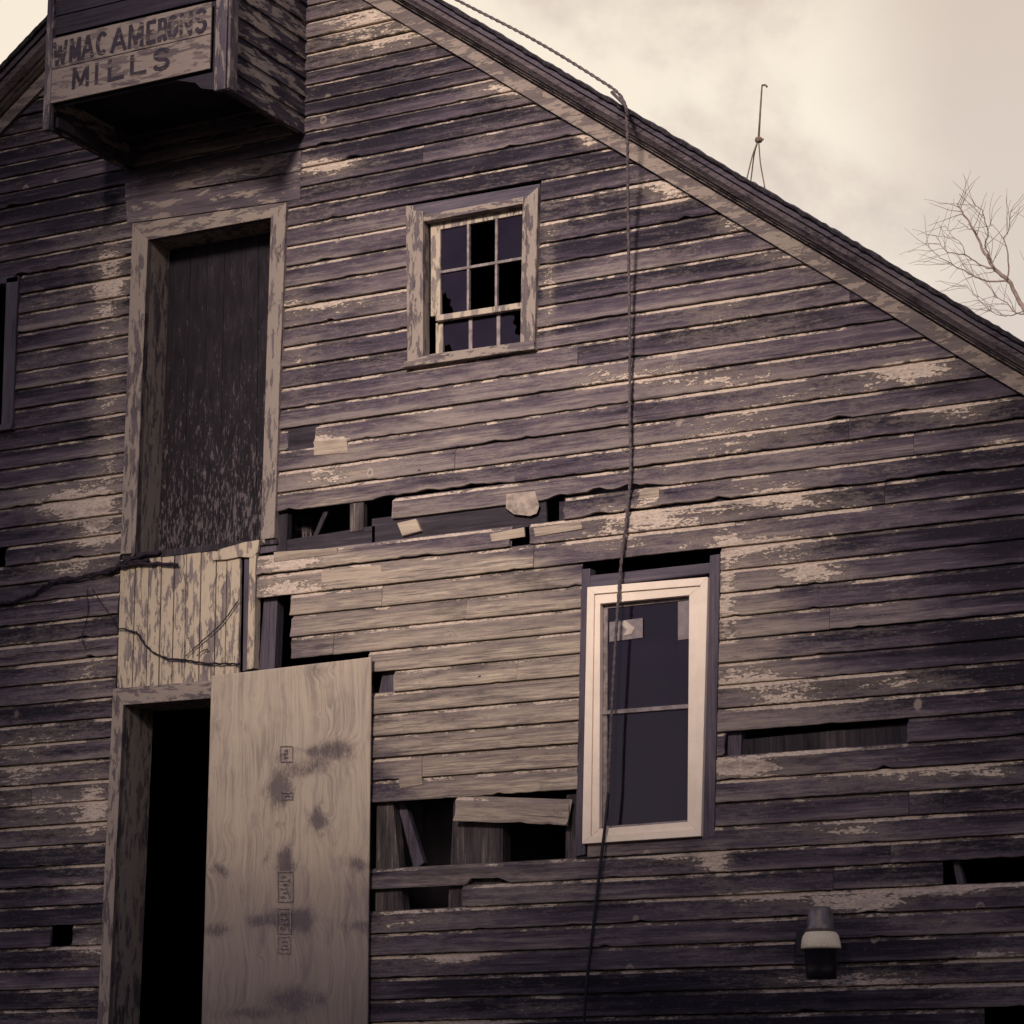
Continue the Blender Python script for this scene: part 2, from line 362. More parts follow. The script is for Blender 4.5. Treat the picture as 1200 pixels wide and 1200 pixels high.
# remaining paint and fresher bare wood, as seen on the real wall: px, py, rx, ry, amount
PAINTS = [(132, 330, 22, 60, .55), (128, 480, 20, 100, .5), (90, 590, 50, 22, .75), (110, 625, 40, 25, .6), (90, 665, 45, 12, .45), (385, 195, 45, 10, .8), (440, 30, 80, 30, .55),
 (560, 40, 40, 10, .5), (600, 105, 50, 8, .7), (690, 165, 14, 8, .9), (790, 225, 30, 14, .8), (860, 262, 30, 12, .7), (920, 300, 60, 14, .35),
 (860, 375, 80, 30, .25), (740, 445, 110, 12, .5), (900, 470, 90, 40, .35), (1070, 435, 50, 14, .8), (1120, 480, 60, 16, .6), (1170, 518, 30, 7, .6),
 (390, 360, 60, 8, .5), (390, 520, 26, 11, 1.0), (380, 560, 50, 14, .5), (870, 520, 90, 30, .3), (900, 570, 70, 14, .5), (930, 590, 80, 10, .6),
 (890, 640, 90, 14, .8), (950, 670, 50, 14, .8), (855, 700, 14, 60, .75), (880, 790, 60, 25, .5), (920, 815, 60, 20, .5), (870, 900, 50, 10, 1.0), (1060, 800, 100, 10, .6),
 (940, 880, 50, 8, .4), (1150, 905, 50, 6, 1.0), (1060, 910, 60, 8, .4), (1000, 975, 50, 12, .5), (1010, 1060, 60, 10, .9), (1110, 1045, 80, 8, .9), (1100, 1080, 70, 6, .7), (1160, 1120, 40, 8, .7),
 (900, 1050, 60, 6, .7), (1000, 1150, 130, 10, .6), (840, 1010, 18, 14, .9), (790, 1005, 50, 6, .6), (540, 1122, 40, 6, 1.0), (545, 1060, 60, 5, .4), (470, 1080, 50, 5, .5), (540, 1200, 60, 10, .6), (640, 1180, 60, 4, .5),
 (340, 660, 40, 12, .9), (340, 690, 45, 12, .8), (760, 610, 80, 20, .5), (700, 640, 80, 10, .5), (765, 580, 14, 9, .9), (20, 760, 60, 20, .3), (110, 790, 30, 40, .35), (40, 900, 60, 50, .35), (115, 940, 22, 40, .6), (60, 960, 70, 30, .35), (100, 1040, 30, 6, .6), (110, 1105, 22, 20, .5), (30, 1000, 60, 12, .2), (60, 1195, 60, 10, .5),
 (350, 400, 18, 60, .3), (500, 610, 90, 12, .25), (520, 760, 100, 100, .08), (330, 800, 10, 10, .2), (645, 330, 8, 70, .55), (60, 440, 40, 10, .3), (10, 560, 60, 30, -.2), (1150, 650, 100, 60, -.25), (650, 1080, 100, 20, -.1), (1120, 720, 60, 40, -.1)]
FRESHS = [(560, 800, 150, 135, 1.15), (480, 690, 150, 60, .9), (640, 850, 120, 90, .8), (360, 670, 60, 60, .7), (640, 510, 240, 80, .30), (800, 450, 180, 80, .12), (880, 720, 90, 140, .5),
 (400, 560, 120, 60, .35), (720, 330, 140, 120, .02), (950, 500, 150, 100, .02), (950, 850, 140, 110, .1), (560, 1020, 170, 40, .45), (1000, 990, 120, 60, .1), (420, 240, 100, 130, .02), (60, 640, 110, 90, .12), (200, 200, 60, 40, .3)]
DARKS = [(440, 110, 90, 45, .5), (60, 230, 120, 70, .5), (1180, 600, 80, 200, .35), (60, 480, 70, 60, .2), (1000, 1110, 90, 45, .6), (850, 1180, 200, 40, .4), (560, 1160, 160, 50, .2), (30, 1050, 110, 130, .35), (1180, 780, 80, 170, .5), (700, 1180, 300, 50, .35), (560, 200, 120, 60, .25), (30, 700, 60, 60, .3), (500, 640, 130, 12, .5), (740, 270, 140, 60, .06)]  # darker zones: weathering plus light falloff at the wall edges, painted into board tone
def blobs(lst, x, y):
    s = 0
    for a, b_, rx, ry, k in lst:
        d = ((x - a) / rx) ** 2 + ((y - b_) / ry) ** 2
        if d < 9: s += k * math.exp(-d)
    return s
PROF = [(0.0, -.002), (0.0, -.026), (.03, -.028), (.10, -.0285), (.4, -.025), (.76, -.0245), (.81, -.022), (.87, -.013), (.92, -.008), (1.0, -.003)]
def gap_(x0, y0, x1, d): a = at(x0, y0); return (a.x, at(x1, y0).x, a.z, d)
GAPS = [gap_(642, 589, 790, .032), gap_(684, 609, 880, .016), gap_(835, 590, 1010, .012), gap_(300, 677, 520, .010), gap_(548, 1046, 600, .05), gap_(1040, 566, 1160, .014), gap_(440, 600, 600, .02), gap_(480, 625, 560, .02)]
sv, sf, suv, sbid, spa, sfr = [], [], [], [], [], []
def emit_board(x0, x1, zt, zb, ends=(0, 0), y_off=0.0, dz=0.0):
    bid = random.random(); n = max(2, int((x1 - x0) / .045)); k = len(sv)
    rag = random.choice((.003, .006, .006, .012)); tilt = random.uniform(-.003, .006); gaps = [q for q in GAPS if abs(q[2] - zb) < .07 and q[0] < x1 and q[1] > x0]; uo = random.uniform(0, 50); lift = random.uniform(0, .003)
    sag0 = random.uniform(-.003, .003); seed = random.uniform(0, 99)
    for i in range(n + 1):
        t = i / n; x = lerp(x0, x1, t)
        wob = noise.noise((x * .9, seed, 0)) * .005 + sag0
        chip = max(0, noise.noise((x * 7.0, seed + 5, 0)) - .42) * .05 * (1 if random.random() < .97 else 2.2)
        cup = noise.noise((x * .6, seed + 9, 1)) * .004
        gp = sum(d_ * min(1, max(0, (x - g0) / .05)) * min(1, max(0, (g1 - x) / .12)) * (.75 + .9 * noise.noise((x * 9, 3, 7)) + .4 * noise.noise((x * 30, 3, 7))) for g0, g1, _, d_ in gaps)
        chip += max(0, gp)
        for v, y in PROF:
            z = lerp(zb + .0125, zt + .013, v) + wob * .6 + dz
            if v <= .10: z += (chip + rag * max(0, noise.noise((x * 26.0, seed, 4)))) * (1 - v * 4)
            xx = x
            if i == 0: xx += ends[0] * random.uniform(0, .022)
            if i == n: xx -= ends[1] * random.uniform(0, .022)
            lim = rake(xx) + .07
            z = min(z, lim)
            yy = y - lift - (tilt if v < .5 else 0) - cup * (1 - v) + y_off
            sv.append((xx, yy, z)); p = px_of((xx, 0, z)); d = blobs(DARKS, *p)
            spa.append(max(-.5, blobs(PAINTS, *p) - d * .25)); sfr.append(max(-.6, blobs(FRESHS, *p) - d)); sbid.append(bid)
    m_ = len(PROF)
    for i in range(n):
        for j in range(m_ - 1):
            a = k + i * m_ + j; q = (a, a + m_, a + m_ + 1, a + 1)
            if abs(sv[q[0]][2] - sv[q[3]][2]) < 1e-5 and abs(sv[q[1]][2] - sv[q[2]][2]) < 1e-5 and PROF[j][0] != PROF[j + 1][0]: continue
            sf.append(q)
            for vi in q:
                ii = (vi - k) // m_; suv.append((uo + lerp(x0, x1, ii / n), PROF[(vi - k) % m_][0]))
    for e in (0, n):                                             # end grain
        a = k + e * m_; q = tuple(a + j for j in range(m_)); q = q if e == 0 else q[::-1]
        sf.append(q); suv.extend([(uo, .4)] * m_)
def course(i):
    zt, zb = ZL[i], ZL[i + 1]; zm = (zt + zb) / 2
    if rake(XR) + .05 < zb: return
    half = (ZA + .06 - zb) / SL; a0, a1 = max(XL_, XR - half), min(XR_, XR + half)
    cut = [(a, b_, 1) for a, b_ in cuts.get(i, [])]
    for tp, bt, le, re in OPEN:
        if at(*tp).z >= zm >= at(*bt).z: cut.append((poly_x(le, zm), poly_x(re, zm), 0))
    segs = [(a0, a1, 0, 0)]
    for ca, cb, rg in cut:
        ns = []
        for s0, s1, e0, e1 in segs:
            if cb <= s0 or ca >= s1: ns.append((s0, s1, e0, e1)); continue
            if ca > s0: ns.append((s0, ca, e0, rg))
            if cb < s1: ns.append((cb, s1, rg, e1))
        segs = ns
    js = list(joints.get(i, [])); x = a0 + random.uniform(3, 14)
    while x < a1:
        js.append(x); x += random.uniform(7, 14)
    for j in js:
        ns = []
        for s0, s1, e0, e1 in segs:
            if s0 + .15 < j < s1 - .15: ns += [(s0, j - .0015, e0, 0), (j + .0015, s1, 0, e1)]
            else: ns.append((s0, s1, e0, e1))
        segs = ns
    for s0, s1, e0, e1 in segs:
        if s1 - s0 > .02: emit_board(s0, s1, zt, zb, (e0, e1))
for i in range(len(ZL) - 1): course(i)
def siding_mesh(name, parent):
    me = bpy.data.meshes.new(name); org = wpos(parent)
    me.from_pydata([(x - org.x, y - org.y, z - org.z) for x, y, z in sv], [], sf)
    uvl = me.uv_layers.new(name='UVMap'); uvl.data.foreach_set('uv', [c for uv in suv for c in uv])
    for nm, dat in (('bid', sbid), ('paint', spa), ('fresh', sfr)):
        at_ = me.attributes.new(nm, 'FLOAT', 'POINT'); at_.data.foreach_set('value', dat)
    me.update(); o = bpy.data.objects.new(name, me); COL.objects.link(o); me.materials.append(M['siding']); o.parent = parent
    return o
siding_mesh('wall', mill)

# loose board hanging in the large gap: same siding profile, turned
sv, sf, suv, sbid, spa, sfr = [], [], [], [], [], []
p0, p1 = at(535, 948), at(672, 952)
emit_board(p0.x, p1.x, at(600, 938).z, at(600, 966).z - .012, (1, 1), -.018)
ang = math.atan2(at(672, 964).z - at(535, 959).z, p1.x - p0.x)
cx, cz = (p0.x + p1.x) / 2, at(604, 950).z
sv = [(cx + (x - cx) * math.cos(ang) - (z - cz) * math.sin(ang), y, cz + (x - cx) * math.sin(ang) + (z - cz) * math.cos(ang)) for x, y, z in sv]
sfr = [.9] * len(sv); spa = [0.05] * len(sv)
lb = siding_mesh('loose_board', mill); lb['label'] = 'pale clapboard hanging askew across the gap left of the storm window'

# dark under-boards, studs and odd bits seen in the gaps
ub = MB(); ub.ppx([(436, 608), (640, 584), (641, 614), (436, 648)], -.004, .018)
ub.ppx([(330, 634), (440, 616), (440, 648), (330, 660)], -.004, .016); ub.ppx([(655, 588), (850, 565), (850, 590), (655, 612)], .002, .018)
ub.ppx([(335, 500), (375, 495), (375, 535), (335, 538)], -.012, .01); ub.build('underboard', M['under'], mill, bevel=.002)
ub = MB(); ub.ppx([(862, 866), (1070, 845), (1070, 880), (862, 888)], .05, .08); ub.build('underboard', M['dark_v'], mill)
def stud(pts, yf=.012, yb=.12, mat='stud'): MB().ppx(pts, yf, yb).build('stud', M[mat], mill, bevel=.004)
stud([(530, 930), (588, 925), (586, 1075), (522, 1080)], .02, .13)
stud([(440, 935), (458, 932), (472, 1070), (438, 1075)], .015, .10)
stud([(458, 935), (466, 933), (490, 1010), (478, 1018)], .07, .12, 'grey_v')
stud([(662, 930), (690, 928), (684, 1020), (660, 1022)], .02, .12, 'dark_v')
stud([(306, 700), (322, 698), (318, 790), (300, 790)], .03, .12, 'grey_v')
stud([(446, 785), (464, 783), (464, 815), (440, 815)], .03, .10, 'grey_v')
stud([(852, 850), (868, 848), (866, 892), (850, 892)], .02, .10, 'grey_v')
stud([(1112, 1000), (1118, 1000), (1130, 1040), (1120, 1040)], .03, .08, 'grey_v')
stud([(411, 590), (427, 588), (427, 622), (411, 624)], -.012, .04, 'stud')
stud([(326, 604), (338, 602), (336, 662), (324, 664)], -.01, .05, 'dark_v')
stud([(375, 598), (381, 597), (362, 640), (357, 640)], .04, .07, 'dark_v')
stud([(300, 636), (324, 634), (326, 646), (300, 650)], -.01, .03, 'grey_v')
stud([(455, 590), (468, 588), (468, 640), (455, 642)], .05, .12, 'dark_v')
def patch(pts, mat='bright', yf=-.034, yb=-.02, label=None): MB().ppx(pts, yf, yb).build('patch', M[mat], mill, bevel=.002, label=label)
patch([(371, 518), (409, 516), (411, 532), (371, 535)], label='pale square patch right of the loft door')
patch([(468, 614), (490, 609), (496, 623), (474, 629)], 'bright', -.03, 0)
patch([(596, 580), (630, 577), (635, 594), (632, 603), (624, 606), (605, 604), (596, 597)], 'tin', -.036, -.031, 'rusty tin patch with a rounded corner')
patch([(577, 627), (617, 619), (618, 630), (579, 636)]); patch([(628, 620), (684, 612), (685, 621), (630, 630)])
patch([(470, 912), (497, 908), (498, 920), (472, 925)]); patch([(753, 577), (758, 573), (775, 573), (775, 583), (751, 586)])
patch([(379, 670), (449, 663), (450, 676), (380, 686)], 'bright', -.030, -.018)
patch([(324, 648), (398, 643), (398, 650), (324, 660)], 'bright', -.034, -.018)

# interior: floor, back partition, side walls -- near-black colour stands in for unlit depth, so the gaps look black
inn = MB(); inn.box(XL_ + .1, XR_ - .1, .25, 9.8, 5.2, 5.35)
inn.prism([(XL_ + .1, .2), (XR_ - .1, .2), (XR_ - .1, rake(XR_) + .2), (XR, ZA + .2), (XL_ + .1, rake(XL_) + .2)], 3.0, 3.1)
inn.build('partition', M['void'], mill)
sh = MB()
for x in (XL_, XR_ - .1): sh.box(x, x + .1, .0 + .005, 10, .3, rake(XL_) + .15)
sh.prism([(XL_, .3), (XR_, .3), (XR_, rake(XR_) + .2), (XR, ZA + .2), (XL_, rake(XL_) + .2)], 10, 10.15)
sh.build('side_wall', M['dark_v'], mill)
fd = MB().box(XL_ - .05, XR_ + .05, -.06, 10.2, -.5, .78); fd.build('foundation', M['stone'], mill, bevel=.02)

# rakes: frieze, stepped crown, fascia, shingle edge (n measured square to the slope)
cs, sn = 1 / math.hypot(1, SL), SL / math.hypot(1, SL)
def rake_piece(mb, side, prof, s0, s1, seg=40, jit=0.0):
    """profile points (n, y) swept down the slope; s = distance from the apex along the slope"""
    d = Vector((side * cs, 0, -sn)); nn = Vector((side * sn, 0, cs)); k = len(mb.v); m_ = len(prof)
    for i in range(seg + 1):
        s_ = lerp(s0, s1, i / seg)
        wv = noise.noise((s_ * .8, side * 3, 0)) * .008 - max(0, s_ - 5.3) * -.0
        for n_, y in prof:
            o = Vector((XR, y, ZA)) + d * s_ + nn * (n_ + wv + (random.uniform(-jit, jit) if jit else 0))
            mb.v.append(o)
    for i in range(seg):
        for j in range(m_):
            a, b_ = k + i * m_ + j, k + i * m_ + (j + 1) % m_; q = (a, b_, b_ + m_, a + m_)
            mb.f.append(q if side < 0 else q[::-1])
    e = tuple(k + j for j in range(m_)); mb.f.append(e if side > 0 else e[::-1]); e = tuple(k + seg * m_ + j for j in range(m_)); mb.f.append(e[::-1] if side > 0 else e)
LEN = HW / cs + .25
for side, s0 in ((1, .25), (-1, .25)):
    mb = MB(); rake_piece(mb, side, [(0, -.055), (.092, -.055), (.092, -.02), (0, -.02)], s0, LEN); mb.build('frieze_board', M['frieze'], mill)
    mb = MB(); rake_piece(mb, side, [(.098, -.02), (.098, -.07), (.110, -.072), (.110, -.092), (.120, -.095), (.120, -.118), (.130, -.12), (.130, -.145), (.138, -.155), (.158, -.188), (.188, -.205), (.188, -.02)], 0, LEN, 60, .0012)
    mb.build('crown_moulding', M['cornice'], mill)
    for nb in (.1015, .1145, .128):
        mb = MB(); y_ = -.075 - (nb - .1) * 1.9; rake_piece(mb, side, [(nb, -.03), (nb, y_ - .006), (nb + .003, y_ - .012), (nb + .0075, y_ - .008), (nb + .0075, -.03)], 0, LEN, 60, .0006); mb.build('bead', M['casing_h'], mill)
    mb = MB(); rake_piece(mb, side, [(.193, -.02), (.193, -.225), (.222, -.23), (.222, -.02)], 0, LEN, 60, .001); mb.build('fascia_board', M['grey_h'], mill)
    mb = MB(); rake_piece(mb, side, [(.226, -.01), (.226, -.255), (.244, -.27), (.250, -.26), (.250, -.01)], 0, LEN + .05, 260, .0045); mb.build('shingle_edge', M['shingle'], mill)
    mb = MB(); rake_piece(mb, side, [(.12, -.0), (.244, -.0), (.244, 10.4), (.12, 10.4)], -.2, LEN + .05, 10); mb.build('roof', M['shingle'], mill)

# ---- loft door
def frame_part(opn, outer, yf, yb, name, parent, mat='casing', math_='casing_h', bottom=False, bevel=.004):
    (a, b_, c, d), (A_, B_, C_, D_) = opn, outer
    MB().ppx([A_, a, d, D_], yf, yb).build(name, M[mat], parent, bevel=bevel)
    MB().ppx([b_, B_, C_, c], yf, yb).build(name, M[mat], parent, bevel=bevel)
    MB().ppx([A_, B_, b_, a], yf + .004, yb + .002).build(name, M[math_], parent, bevel=bevel)
    if bottom: MB().ppx([d, c, C_, D_], yf - .01, yb).build(name, M[math_], parent, bevel=bevel)
def jamb(opn, y0, y1, name, parent, mat='casing', th=.03, bottom=False):
    q = [at(*p) for p in opn]; cx = sum(p.x for p in q) / 4; cz = sum(p.z for p in q) / 4
    def off(p): return Vector((p.x + (th if p.x > cx else -th), 0, p.z + (th if p.z > cz else -th)))
    o = [off(p) for p in q]; mb = MB(); pairs = [(3, 0), (0, 1), (1, 2)] + ([(2, 3)] if bottom else [])
    for i, j in pairs: mb.prism([(q[i].x, q[i].z), (q[j].x, q[j].z), (o[j].x, o[j].z), (o[i].x, o[i].z)], y0, y1)
    return mb.build(name, M[mat], parent)
D1 = [(178, 283), (322, 257), (310, 634), (163, 650)]
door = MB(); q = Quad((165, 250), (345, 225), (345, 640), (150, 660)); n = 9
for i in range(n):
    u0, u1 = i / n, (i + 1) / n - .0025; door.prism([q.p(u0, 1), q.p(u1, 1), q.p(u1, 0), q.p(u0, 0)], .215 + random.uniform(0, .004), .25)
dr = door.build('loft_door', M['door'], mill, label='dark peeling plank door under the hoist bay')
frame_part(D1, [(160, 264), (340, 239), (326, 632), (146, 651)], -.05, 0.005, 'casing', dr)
jamb(D1, -.045, .22, 'jamb', dr, 'casing')
MB().ppx([(152, 263), (354, 235), (355, 204), (150, 236)], -.030, .03).build('header', M['header'], dr, bevel=.003)
MB().ppx([(150, 234), (355, 202), (356, 178), (150, 212)], -.0335, -.02).build('header', M['header'], dr, bevel=.003)
MB().ppx([(146, 650), (326, 631), (328, 638), (146, 659)], -.03, .2).build('sill', M['dark_v'], dr, bevel=.004)

# ---- plank hatch between the doors
hq = Quad((143, 657), (285, 640), (282, 800), (139, 808)); hm = MB(); us = [0, .13]
while us[-1] < .9: us.append(us[-1] + random.uniform(.085, .125))
us[-1] = 1.0
for a, b_ in zip(us, us[1:]):
    y = -.022 - random.uniform(0, .005); hm.prism([hq.p(a + .004, 1), hq.p(b_ - .004, 1), hq.p(b_ - .004, 0), hq.p(a + .004, 0)], y, .0)
ht = hm.build('plank_hatch', M['hatch'], mill, bevel=.003, label='pale peeling vertical planks between the loft door and the plywood')
MB().ppx([(288, 655), (295, 654), (292, 786), (286, 787)], -.018, .03).build('trim_strip', M['grey_v'], ht, bevel=.003)
MB().ppx([(296, 653), (304, 640), (301, 784), (293, 786)], -.04, .03).build('trim_strip', M['hatch'], ht, bevel=.003)
rg = [(252, 652), (262, 645), (290, 637), (308, 634), (306, 648), (300, 655), (285, 654), (270, 657), (254, 658)]
MB().ppx(rg, -.045, -.02).build('trim_strip', M['hatch'], ht, bevel=.003)

# ---- lower doorway
D2 = [(149, 827), (415, 806), (405, 1900), (98, 1900)]
frame_part(D2, [(137, 808), (432, 783), (424, 1900), (86, 1900)], -.045, .005, 'doorway_casing', mill)
jamb(D2, -.04, .30, 'doorway_jamb', mill, 'casing')

# ---- six pane window
wq = Quad((514, 268), (613, 249), (612, 404), (514, 417))
win = empty('window', (0, 0, 0), '', ''); del win['label']; del win['category']; win.parent = mill
c0 = at(560, 430); win.location = (c0.x - XR, 0, c0.z)
win['label'] = 'six pane wooden window with broken and missing panes'
def wp(pts, yf, yb, name, mat, bevel=.003): return MB().ppx(pts, yf, yb).build(name, M[mat], win, bevel=bevel)
wp([(478, 243), (487, 242), (487, 433), (480, 434)], -.03, .0, 'casing', 'casing'); wp([(488, 249), (500, 250), (500, 426), (487, 430)], -.05, .04, 'casing', 'casing')
wp([(617, 238), (635, 222), (631, 411), (614, 414)], -.055, .04, 'casing', 'casing')
wp([(500, 262), (617, 241), (617, 233), (500, 254)], -.045, .04, 'casing', 'casing_h'); wp([(486, 256), (634, 231), (634, 216), (486, 241)], -.016, .03, 'casing', 'grey_h')
wp([(478, 434), (632, 412), (631, 402), (512, 418), (480, 427)], -.07, .05, 'sill', 'casing_h')
sash = MB(); up_b = .675
def rr(u0, u1, v0, v1, yf, yb): sash.prism(wq.rect(u0, u1, v0, v1), yf, yb)
rr(-.115, 0, -.1, up_b, .02, .05); rr(1, 1.08, -.1, up_b, .02, .05); rr(0, 1, -.075, 0, .02, .05); rr(-.05, 1.02, up_b, up_b + .045, .012, .05)
rr(-.085, 0, up_b + .045, 1.02, .052, .08); rr(1, 1.05, up_b + .045, 1.02, .052, .08); rr(0, 1, .99, 1.05, .052, .08)
sash.build('sash', M['sash'], win, bevel=.003)
mu = MB()
for u in (.333, .667): mu.prism(wq.rect(u - .013, u + .013, 0, up_b), .022, .046); mu.prism(wq.rect(u - .02, u + .02, up_b + .045, .99), .056, .078)
mu.prism(wq.rect(0, 1, .327, .347), .020, .044); mu.build('muntin', M['muntin'], win)
def pane(us, y):
    m_ = MB().prism([wq.p(*u) for u in us], y, y + .003); m_.build('pane', M['glass'], win)
pane([(0, .33), (.333, .33), (.333, 0), (0, 0)], .034); pane([(.667, .33), (1, .33), (1, 0), (.667, 0)], .034)
pane([(.15, .675), (.333, .675), (.333, .34), (0, .34), (0, .47), (.03, .51), (.055, .495), (.07, .545), (.12, .56), (.105, .60), (.14, .635)], .034)
pane([(.15, .99), (.333, .99), (.333, .71), (0, .71), (0, .86), (.03, .905), (.07, .89), (.10, .94)], .066); pane([(.333, .99), (.667, .99), (.667, .71), (.333, .71)], .066)
pane([(.667, .99), (.95, .985), (.91, .93), (.925, .91), (.85, .88), (.87, .83), (.83, .80), (.85, .76), (.80, .71), (.667, .71)], .066)

# ---- storm window
w2 = empty('window', (0, 0, 0), '', ''); del w2['category']; w2.parent = mill
c0 = at(760, 990); w2.location = (c0.x - XR, 0, c0.z); w2['label'] = 'cream framed storm window set in an old grey casing'
def w2p(pts, yf, yb, name, mat, bevel=.003): return MB().ppx(pts, yf, yb).build(name, M[mat], w2, bevel=bevel)
w2p([(684, 668), (694, 667), (688, 1002), (676, 1004)], -.028, .05, 'casing', 'grey_v'); w2p([(834, 652), (846, 650), (839, 980), (825, 985)], -.028, .05, 'casing', 'grey_v')
w2p([(686, 690), (844, 671), (845, 659), (686, 676)], -.022, .05, 'casing', 'grey_h')
w2p([(676, 1004), (840, 990), (838, 996), (676, 1012)], -.01, .05, 'casing', 'dark_v')
O = [(693, 690), (834, 678), (826, 981), (687, 990)]; I1 = [(701, 698), (825, 688), (818, 972), (697, 981)]; I2 = [(707, 709), (811, 699), (809, 964), (706, 972)]
def ring(o, i, yf, yb, name, mat, bevel=.003):
    mb = MB()
    for k in range(4): mb.ppx([o[k], o[(k + 1) % 4], i[(k + 1) % 4], i[k]], yf, yb)
    return mb.build(name, M[mat], w2, bevel=bevel)
ring(O, I1, -.058, -.0, 'frame', 'white'); ring(I1, I2, -.044, -.0, 'frame', 'white')
I3 = [(712, 713), (808, 703), (806, 961), (711, 968)]; ring(I2, I3, .0, .03, 'sash', 'muntin')
w2p([(706, 838), (811, 830), (811, 825), (706, 833)], -.012, .02, 'meeting_rail', 'muntin')
MB().ppx([(712, 713), (808, 703), (806, 961), (711, 968)], .012, .016).build('pane', M['glass'], w2)
st = MB().ppx([(714, 729), (753, 724), (753, 747), (714, 752)], .002, .004).build('sticker', M['paper'], w2)
MB().ppx([(727, 729), (733, 727), (744, 736), (740, 743), (730, 745), (735, 738), (728, 732)], -.002, .000).build('sticker', M['paper2'], w2)
MB().ppx([(794, 705), (810, 703), (809, 748), (794, 750)], .006, .009).build('paper_sheet', M['paper'], w2)
MB().ppx([(780, 700), (786, 700), (785, 840), (779, 840)], .07, .1).build('curtain_edge', M['void'], w2)
MB().ppx([(660, 640), (860, 640), (860, 1010), (660, 1010)], .9, .95).build('dark_backing', plain('room_back', (.028, .021, .036), .9), w2)  # dark sheet behind the pane, standing in for the unlit room

# ---- far left window
w3 = empty('window', (0, 0, 0), '', ''); del w3['category']; w3.parent = mill; c0 = at(-50, 505); w3.location = (c0.x - XR, 0, c0.z); w3['label'] = 'dark window with grey casing cut by the left edge'
for pts in ([(12, 328), (26, 325), (19, 500), (6, 502)], [(-120, 350), (-106, 350), (-112, 518), (-128, 520)], [(-120, 338), (27, 325), (26, 332), (-120, 350)]):
    MB().ppx(pts, -.045, .03).build('casing', M['grey_v'], w3, bevel=.003)
MB().ppx([(-130, 522), (21, 498), (20, 505), (-130, 528)], -.07, .03).build('sill', M['grey_h'], w3, bevel=.003)

# ---- hoist bay
HB = .95
r_ = at(360, 162); l_ = at(150, 200); hx0, hx1 = l_.x, r_.x; hz = (r_.z + l_.z) / 2
def hp(px, py): return at(px, py, -HB)
zt_ = 10.15; bx = empty('hoist_bay', (0, 0, 0), '', ''); del bx['category']; bx.parent = mill; bx.location = ((hx0 + hx1) / 2 - XR, 0, hz)
bx['label'] = 'projecting wooden hoist bay carrying the painted mill sign'
for x0, x1 in ((hx0, hx0 + .03), (hx1 - .03, hx1)):           # side boards run in depth
    sd = MB(); z = hz
    while z < zt_:
        h = .135; sd.hexa([(x0, -HB + .02, z + .004), (x1, -HB + .02, z + .004), (x1, .0, z + .004), (x0, .0, z + .004)],
                [(x0 + (.012 if x0 == hx0 else 0), -HB + .02, z + h), (x1 - (.012 if x0 != hx0 else 0), -HB + .02, z + h), (x1 - (.012 if x0 != hx0 else 0), .0, z + h), (x0 + (.012 if x0 == hx0 else 0), .0, z + h)]); z += h
    sd.build('side_siding', M['box'], bx)
s_tl, s_tr, s_br, s_bl = hp(56, 47), hp(245, 4), hp(247, 80), hp(55, 124)
fz = s_bl.z * .5 + s_br.z * .5
fr_ = MB(); z = (s_tl.z + s_tr.z) / 2 + .03
while z < zt_:
    fr_.prism([(hx0, z), (hx1, z), (hx1, z + .13), (hx0, z + .13)], -HB + .005, -HB + .03); z += .14
fr_.prism([(hx0, fz - .015), (hx1, fz - .015), (hx1, z), (hx0, z)], -HB + .032, -HB + .05)
fr_.build('front_panel', M['boxf'], bx)
MB().hexa([(hx0, -HB - .02, hz - .02), (hx0 + .055, -HB - .02, hz - .02), (hx0 + .055, -HB + .03, hz - .02), (hx0, -HB + .03, hz - .02)],
          [(hx0, -HB - .02, zt_), (hx0 + .055, -HB - .02, zt_), (hx0 + .055, -HB + .03, zt_), (hx0, -HB + .03, zt_)]).build('corner_board', M['boxc'], bx, bevel=.003)
for (a, b_) in ((hx1 - .10, hx1 - .012), (hx1 - .0, hx1 + .018)):
    MB().box(a, b_, -HB - .022, -HB + (.02 if a < hx1 - .05 else .07), hz, zt_).build('corner_board', M['boxc'], bx, bevel=.003)
MB().box(hx0 + .03, hx1 - .03, -HB + .055, -.0, fz + .09, fz + .12).build('soffit', M['void'], bx)
MB().box(hx0 + .03, hx0 + .07, -HB + .06, -.0, hz + .02, hz + .09).build('bottom_rail', M['dark_v'], bx)
MB().box(hx1 - .07, hx1 - .032, -HB + .06, 0, hz + .01, hz + .09).build('bottom_rail', M['dark_v'], bx)
MB().prism([(hx1 - .42, fz - .02), (hx1 - .10, fz - .02), (hx1 - .10, hz + .02), (hx1 - .22, hz + .05), (hx1 - .27, hz + .10)], -HB + .01, -HB + .03).build('bracket', M['boxf'], bx)
rf = MB()
xm = (hx0 + hx1) / 2
for sd_ in (-1, 1):
    e = xm + sd_ * ((hx1 - hx0) / 2 + .12)
    rf.prism([(xm, zt_ + .62), (e, zt_ - .02), (e, zt_ + .06), (xm, zt_ + .70)], -HB - .2, 2.0)
rf.prism([(hx0, zt_ - .01), (hx1, zt_ - .01), (xm, zt_ + .6)], -HB + .0, -HB + .03); rf.build('bay_roof', M['shingle'], bx)
